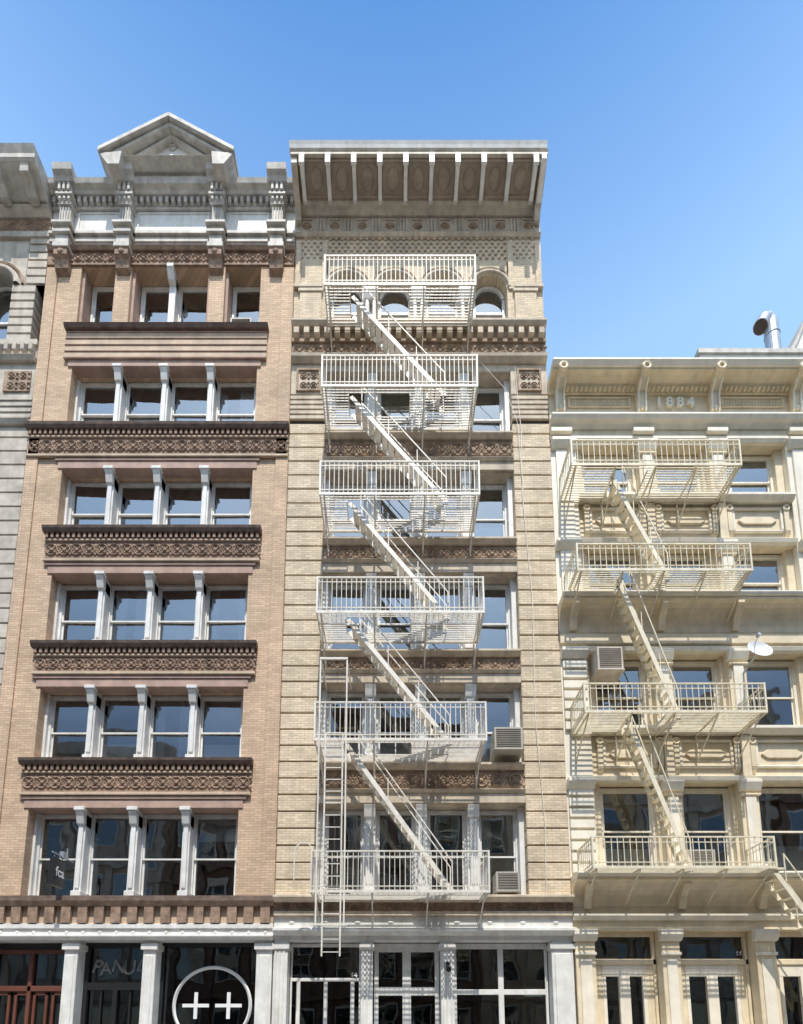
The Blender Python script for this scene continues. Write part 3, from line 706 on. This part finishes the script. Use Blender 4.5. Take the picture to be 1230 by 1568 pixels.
# ============================================================ neighbour on the right + roof things
D = empty('brick_house'); dw = P('walls', m_brickB, D, .01); dF = P('window_frames', m_white, D); dG = P('window_glass', m_glass, D); dR = P('interior', m_room, D); dRf = P('roof', m_roof, D)
dC = (P('blinds', m_blind, D), P('curtains', m_curt, D))
dl = [(1.0, 3.6), (5.2, 7.6), (8.8, 11), (12.3, 14.4), (15.6, 17.6)]
prev = 0
for z0, z1 in dl:
    dw.b(12.17, 20, -.5, -.02, prev, z0); prev = z1
    for k in range(5): dw.b(12.17+k*1.74, 12.17+k*1.74+.8, -.5, -.02, z0, z1)
    for k in range(4): window(dF, dG, dC, 12.97+k*1.74, 12.17+(k+1)*1.74, z0, z1, -.25, cover=.9)
dw.b(12.17, 20, -.5, -.02, prev, 19.4); dw.prof(12.17, 20, [(0, 19.0), (.3, 19.2), (.4, 19.4), (0, 19.5)]); dRf.b(12.17, 20, -14, -.5, 19.0, 19.3)
dw.b(19.7, 20, -14, -.51, 0, 19.2); rooms(dR, 12.2, 19.6, [4.4, 8.2, 11.6, 15, 18.5])
bk = empty('roof_bulkhead'); b1 = P('bulkhead_walls', m_white, bk, .01); b2 = P('coping', m_greyw, bk)
b1.b(11.0, 18, -7, -3, 20.4, 25.8); b2.b(10.93, 18.05, -7.05, -2.93, 25.8, 25.98); b1.fprof(-5, -3.2, [(14.35, 25.98), (14.6, 26.5), (15.1, 27.5), (17, 28.6), (17, 25.98)])
b2.fprof(-5.1, -3.1, [(14.25, 26.0), (14.6, 26.55), (15.05, 27.6), (16.9, 28.7), (17, 28.6), (15.12, 27.48), (14.66, 26.46), (14.38, 25.985)])
fl = empty('chimney_flue'); f1 = P('flue_pipe', m_galv, fl); f2 = P('flue_mouth', m_dark, fl)
FX = .36
f1.cyl((13.78+FX, 3.6, 25.4), (13.78+FX, 3.6, 28.0), .25, n=20)
f1.cyl((13.78+FX, 3.6, 27.95), (13.66+FX, 3.6, 28.2), .25, .24, 20)
f1.cyl((13.7+FX, 3.6, 28.14), (13.5+FX, 3.58, 28.08), .25, .25, 20)
f1.cyl((13.54+FX, 3.58, 28.12), (13.36+FX, 3.56, 27.78), .25, .27, 20); f2.cyl((13.355+FX, 3.559, 27.772), (13.35+FX, 3.558, 27.762), .24, n=20)
for z in (26.3, 27.4): f1.cyl((13.78+FX, 3.6, z), (13.78+FX, 3.6, z+.05), .27, n=20)

# ============================================================ FIRE ESCAPES
def balcony(S, T, x0, x1, z, dp, rh=.95, hole=None, braces=4, pitch=.125):
    S.b(x0, x1, dp-.02, dp, z-.07, z); S.b(x0, x1, .03, .05, z-.07, z)
    S.b(x0, x0+.02, .05, dp-.02, z-.07, z); S.b(x1-.02, x1, .05, dp-.02, z-.07, z)
    n = int((dp-.1)/.07)
    for i in range(n):
        d = .08+i*(dp-.14)/(n-1)
        if hole and hole[2] < d < hole[3]:
            S.b(x0+.02, hole[0], d-.01, d+.01, z-.025, z); S.b(hole[1], x1-.02, d-.01, d+.01, z-.025, z)
        else: S.b(x0+.02, x1-.02, d-.01, d+.01, z-.025, z)
    if hole:
        for xx in hole[:2]: S.b(xx-.012, xx+.012, hole[2], hole[3], z-.05, z+.002)
    for k in range(braces):
        x = x0+.12+(x1-x0-.24)*k/(braces-1)
        S.b(x-.018, x+.018, .051, dp-.021, z-.072, z-.027)
        T.bar((x, -dp+.1, z-.09), (x, -.0, z-.75), .03, .03); T.b(x-.02, x+.02, 0, .029, z-.8, z-.085)
    def run(p, q, ends=True):
        p, q = Vector(p), Vector(q); L_ = (q-p).length; m = max(2, round(L_/pitch))
        up = Vector((0, 0, 1)); u = (q-p).normalized()*(0 if ends else .025)
        T.bar(p+up*rh+u, q+up*rh-u, .032, .036); T.bar(p+up*.09+u, q+up*.09-u, .022, .026); T.bar(p+up*(rh-.13)+u, q+up*(rh-.13)-u, .018, .018)
        for i in range(m+1):
            if not ends and i == m: continue
            r = p+(q-p)*i/m; big = i in (0, m)
            j = Vector((random.uniform(-.006, .006), random.uniform(-.004, .004), 0))
            T.bar(r, r+j+up*(rh+(.02 if big else 0)), .042 if big else .016, .042 if big else .016)
    run((x0+.02, -dp+.02, z), (x1-.02, -dp+.02, z)); run((x0+.02, -.05, z), (x0+.02, -dp+.02, z), False); run((x1-.02, -.05, z), (x1-.02, -dp+.02, z), False)
def stair(S, T, xa, za, xb, zb, d0, d1, rail=True):
    for d in (d0, d1):
        S.bar((xa, -d, za), (xb, -d, zb), .11, .016)
        if rail:
            T.bar((xa+.3, -d, za+.35), (xb, -d, zb+.75), .024, .024); T.bar((xb, -d, zb), (xb, -d, zb+.77), .026, .026)
            T.bar((xa+.3, -d, za-.35), (xa+.3, -d, za+.37), .022, .022)
            for t_ in (.4, .7):
                mx, mz = xa+(xb-xa)*t_, za+(zb-za)*t_; T.bar((mx, -d, mz), (mx, -d, mz+.62), .02, .02)
    n = max(3, round((za-zb)/.235))
    for i in range(1, n):
        t = i/n; x = xa+(xb-xa)*t; z = za+(zb-za)*t
        S.b(x-.075, x+.075, d0+.01, d1-.01, z-.008, z+.008)
FE = empty('fire_escape'); S = P('platforms_and_stairs', m_esc, FE); T = P('railings', m_esc, FE)
zz = [5.0, 8.83, 12.3, 15.75, 19.12, 22.5]
for i, z in enumerate(zz):
    balcony(S, T, -1.98+.015*(i % 2), 2.28+.02*(i % 3), z, 1.25, .95, hole=(-1.25, .45, .42, 1.0) if i else (-1.9, -1.05, .85, 1.2))
    if i: stair(S, T, -1.18, z-.02, 1.42, zz[i-1]+.02, .46, .94)
for x in (-1.82, -1.16): T.bar((x, -1.33, 4.1), (x, -1.33, 10.9), .036, .036)
T.bar((-1.84, -1.33, 10.9), (-1.14, -1.33, 10.9), .05, .05); T.bar((-1.82, -.0, 10.9), (-1.82, -1.33, 10.9), .03, .03); T.bar((-1.16, 0, 10.9), (-1.16, -1.33, 10.9), .03, .03)
for x in (-1.66, -1.24): T.bar((x, -1.36, 3.4), (x, -1.36, 8.9), .035, .02)
k = 3.5
while k < 8.9: T.bar((-1.66, -1.36, k), (-1.24, -1.36, k), .02, .02); k += .3
T.bar((-1.9, -1.33, 4.15), (-1.08, -1.33, 4.15), .05, .04)
for a in range(8):
    t0, t1 = math.pi*a/8, math.pi*(a+1)/8
    T.bar((-2.15+.22*math.cos(t0), -1.2, 5.9+.28*math.sin(t0)), (-2.15+.22*math.cos(t1), -1.2, 5.9+.28*math.sin(t1)), .025, .025)
T.bar((-2.37, -1.2, 5.9), (-2.37, -1.2, 5.25), .025, .025)
FE2 = empty('fire_escape'); S2 = P('platforms_and_stairs', m_escC, FE2); T2 = P('railings', m_escC, FE2)
z4 = [5.6, 9.6, 13.55, 16.7]
for i, z in enumerate(z4):
    x1 = 9.3 if i else 9.15
    balcony(S2, T2, 4.75, x1, z, 1.2, .72, hole=(5.95, 6.85, .15, 1.0) if i else None, braces=5, pitch=.15)
    if i: stair(S2, T2, 5.95, z-.02, 7.3, z4[i-1]+.02, .38, .82)
stair(S2, T2, 9.15, 5.6, 11.2, 2.3, .5, 1.0)
S2.b(9.15, 9.4, .45, 1.05, 5.55, 5.6)

# ============================================================ small objects
def ac(x0, x1, d0, d1, z0, z1, m=m_acw):
    e = empty('air_conditioner'); a = P('housing', m, e, .015); g = P('grille', m_dark, e)
    a.b(x0, x1, d0, d1, z0, z1); g.b(x0+.05, x1-.05, d1, d1+.004, z0+.05, z1-.05)
    n = 9
    for i in range(n):
        z = z0+.06+(z1-z0-.12)*i/n; a.b(x0+.05, x1-.05, d1+.004, d1+.014, z, z+(z1-z0)*.03)
    for xx in (x0+.02, x1-.05): a.bar((xx, -d0+.02, z0-.4), (xx, -d1+.05, z0-.01), .03, .03)
    a.b(x0-.03, x1+.03, d0, d1+.02, z0-.03, z0-.002)
ac(2.62, 3.36, -.3, .45, 8.95, 9.55); ac(2.6, 3.2, -.3, .25, 5.22, 5.72); ac(-4.95, -4.3, -.5, .0, 22.75, 23.1); ac(5.42, 6.1, -.3, .45, 11.2, 11.85, m_cornB)
ac(7.6, 8.3, -.3, .1, 5.85, 6.35)
sd = empty('satellite_dish'); q1 = P('dish', m_paintw, sd, smooth=True); q2 = P('mount', m_galv, sd)
ax = Vector((.1, -.98, .35)).normalized(); cen = Vector((9.5, -.75, 11.5)); u = ax.cross(Vector((0, 0, 1))).normalized(); w = u.cross(ax)
vs = []; fs = []; n = 20; rings = 5
for r_ in range(rings+1):
    rr = .34*r_/rings
    for i in range(n):
        t = 2*math.pi*i/n; vs.append(cen+u*rr*math.cos(t)+w*rr*math.sin(t)*.85+ax*(rr*rr*.8))
for r_ in range(rings):
    for i in range(n): j = (i+1) % n; fs.append((r_*n+i, r_*n+j, (r_+1)*n+j, (r_+1)*n+i))
q1.add(vs, fs); q2.cyl(cen-ax*.02, (9.5, 0, 11.3), .03); q2.cyl(cen+w*.28, cen+ax*.4+w*.1+u*.2, .012); q2.cyl(cen+ax*.42+w*.1+u*.2, cen+ax*.32+w*.1+u*.2, .045)
wr = empty('wall_cables'); w1 = P('cables', m_esc, wr)
pl = [(3.6, 21.3), (3.72, 19), (3.68, 17), (3.85, 13.5), (3.8, 10), (3.95, 7), (3.9, 5.1)]
for i in range(len(pl)-1): w1.cyl((pl[i][0], -.06, pl[i][1]), (pl[i+1][0], -.06, pl[i+1][1]), .01, n=5)
pl = [(2.4, 21.6), (3.3, 20.4), (3.62, 19.2), (3.7, 17)]
for i in range(len(pl)-1): w1.cyl((pl[i][0], -.1, pl[i][1]), (pl[i+1][0], -.1, pl[i+1][1]), .008, n=5)
of = empty('flower_pots'); o1 = P('pots', m_orange, of)
for x in (-5.85, -5.7): o1.cyl((x, .62, 5.16), (x, .62, 5.34), .06, .08)

# ============================================================ street, opposite side
def sheet(name, m, x0, x1, y0, y1, z, th=None):
    me = bpy.data.meshes.new(name)
    if th: vs = [(x0, y0, z-th), (x1, y0, z-th), (x1, y1, z-th), (x0, y1, z-th), (x0, y0, z), (x1, y0, z), (x1, y1, z), (x0, y1, z)]; fs = [(0, 3, 2, 1), (4, 5, 6, 7), (0, 1, 5, 4), (1, 2, 6, 5), (2, 3, 7, 6), (3, 0, 4, 7)]
    else: vs = [(x0, y0, z), (x1, y0, z), (x1, y1, z), (x0, y1, z)]; fs = [(0, 1, 2, 3)]
    me.from_pydata(vs, [], fs); me.materials.append(m); o = bpy.data.objects.new(name, me); sc.collection.objects.link(o)
sheet('ground', m_conc, -400, 400, -400, 400, -.17)
sheet('road', m_asph, -200, 200, -13.2, -4.2, -.13)
sheet('sidewalk', m_conc, -200, 200, -4.2, .3, 0, .165)
sheet('sidewalk', m_conc, -200, 200, -18, -13.2, 0, .165)
sheet('road_marking', m_line, -200, 200, -11, -10.88, -.126)
x = -40; hts = [17.5, 21, 19, 16, 20.5, 18, 22, 19, 17]
for k in range(9):
    e = empty('opposite_brick_building'); w_ = P('walls', [m_opp, m_brickB, m_lime, m_opp][k % 4], e); g_ = P('window_glass', m_glass, e); f_ = P('window_frames', m_white, e)
    H = hts[k]; wd = 9.0
    def ob(p, x0, x1, y0, y1, z0, z1): p.b(x0, x1, -y1, -y0, z0, z1)
    ob(w_, x, x+wd, -30, -18.5, 0, H)
    nz = int(H/3.7)
    for a in range(nz):
        z0 = 1.0+a*3.7
        for c in range(4):
            xx = x+.6+c*2.1
            ob(f_, xx, xx+1.4, -18.5, -18.42, z0, z0+2.3); ob(g_, xx+.08, xx+1.32, -18.41, -18.40, z0+.08, z0+2.22)
        ob(w_, x, x+wd, -18.49, -18.2, z0+2.6, z0+2.8)
    for c in range(5): xx = x+.1+c*2.1; ob(w_, xx, xx+.35, -18.49, -18.3, 0, H-.5)
    ob(w_, x-.05, x+wd+.05, -18.49, -17.9, H-.4, H+.2)
    x += wd+.01

for p in list(ALL): p.build()

# ============================================================ light, sky, camera
to_sun = Vector((.08, -1, 1.95)).normalized()
el = math.asin(to_sun.z); az = math.atan2(to_sun.x, to_sun.y)
su = bpy.data.lights.new('sun', 'SUN'); su.energy = 5.0; su.angle = math.radians(.5); su.color = (1, .95, .87)
so = bpy.data.objects.new('sun', su); sc.collection.objects.link(so); so.rotation_euler = (-to_sun).to_track_quat('-Z', 'Y').to_euler(); so.location = (10, -30, 60)
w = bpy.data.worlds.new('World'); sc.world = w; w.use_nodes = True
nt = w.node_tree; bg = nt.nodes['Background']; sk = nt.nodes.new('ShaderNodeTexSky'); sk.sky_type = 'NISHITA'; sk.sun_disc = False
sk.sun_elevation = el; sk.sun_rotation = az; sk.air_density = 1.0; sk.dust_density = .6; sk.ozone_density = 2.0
# haze tint: sky whitens from zenith to roofs, dimmed lower to cut fill light
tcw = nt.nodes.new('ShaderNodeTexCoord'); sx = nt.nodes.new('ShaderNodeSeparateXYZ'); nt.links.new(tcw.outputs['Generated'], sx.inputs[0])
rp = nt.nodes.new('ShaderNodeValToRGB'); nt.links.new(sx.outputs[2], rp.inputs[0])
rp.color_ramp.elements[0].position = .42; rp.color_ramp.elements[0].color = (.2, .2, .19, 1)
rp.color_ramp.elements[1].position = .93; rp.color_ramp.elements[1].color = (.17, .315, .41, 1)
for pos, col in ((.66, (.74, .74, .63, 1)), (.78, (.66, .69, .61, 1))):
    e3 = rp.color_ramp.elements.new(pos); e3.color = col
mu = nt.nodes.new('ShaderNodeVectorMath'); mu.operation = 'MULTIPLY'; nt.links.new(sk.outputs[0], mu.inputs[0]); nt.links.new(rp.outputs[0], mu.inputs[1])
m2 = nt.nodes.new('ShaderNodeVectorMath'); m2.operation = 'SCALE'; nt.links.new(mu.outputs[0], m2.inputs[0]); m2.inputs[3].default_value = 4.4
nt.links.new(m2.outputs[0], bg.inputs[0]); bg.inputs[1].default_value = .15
cam = bpy.data.cameras.new('camera'); co = bpy.data.objects.new('camera', cam); sc.collection.objects.link(co); sc.camera = co
cam.sensor_fit = 'VERTICAL'; cam.sensor_height = 24; cam.sensor_width = 24*.784
cam.lens = 14.02; cam.shift_y = .4203; cam.shift_x = .00765; cam.clip_end = 2000
co.location = (0, -15, 1.6); co.rotation_euler = (math.radians(98.85), 0, 0)
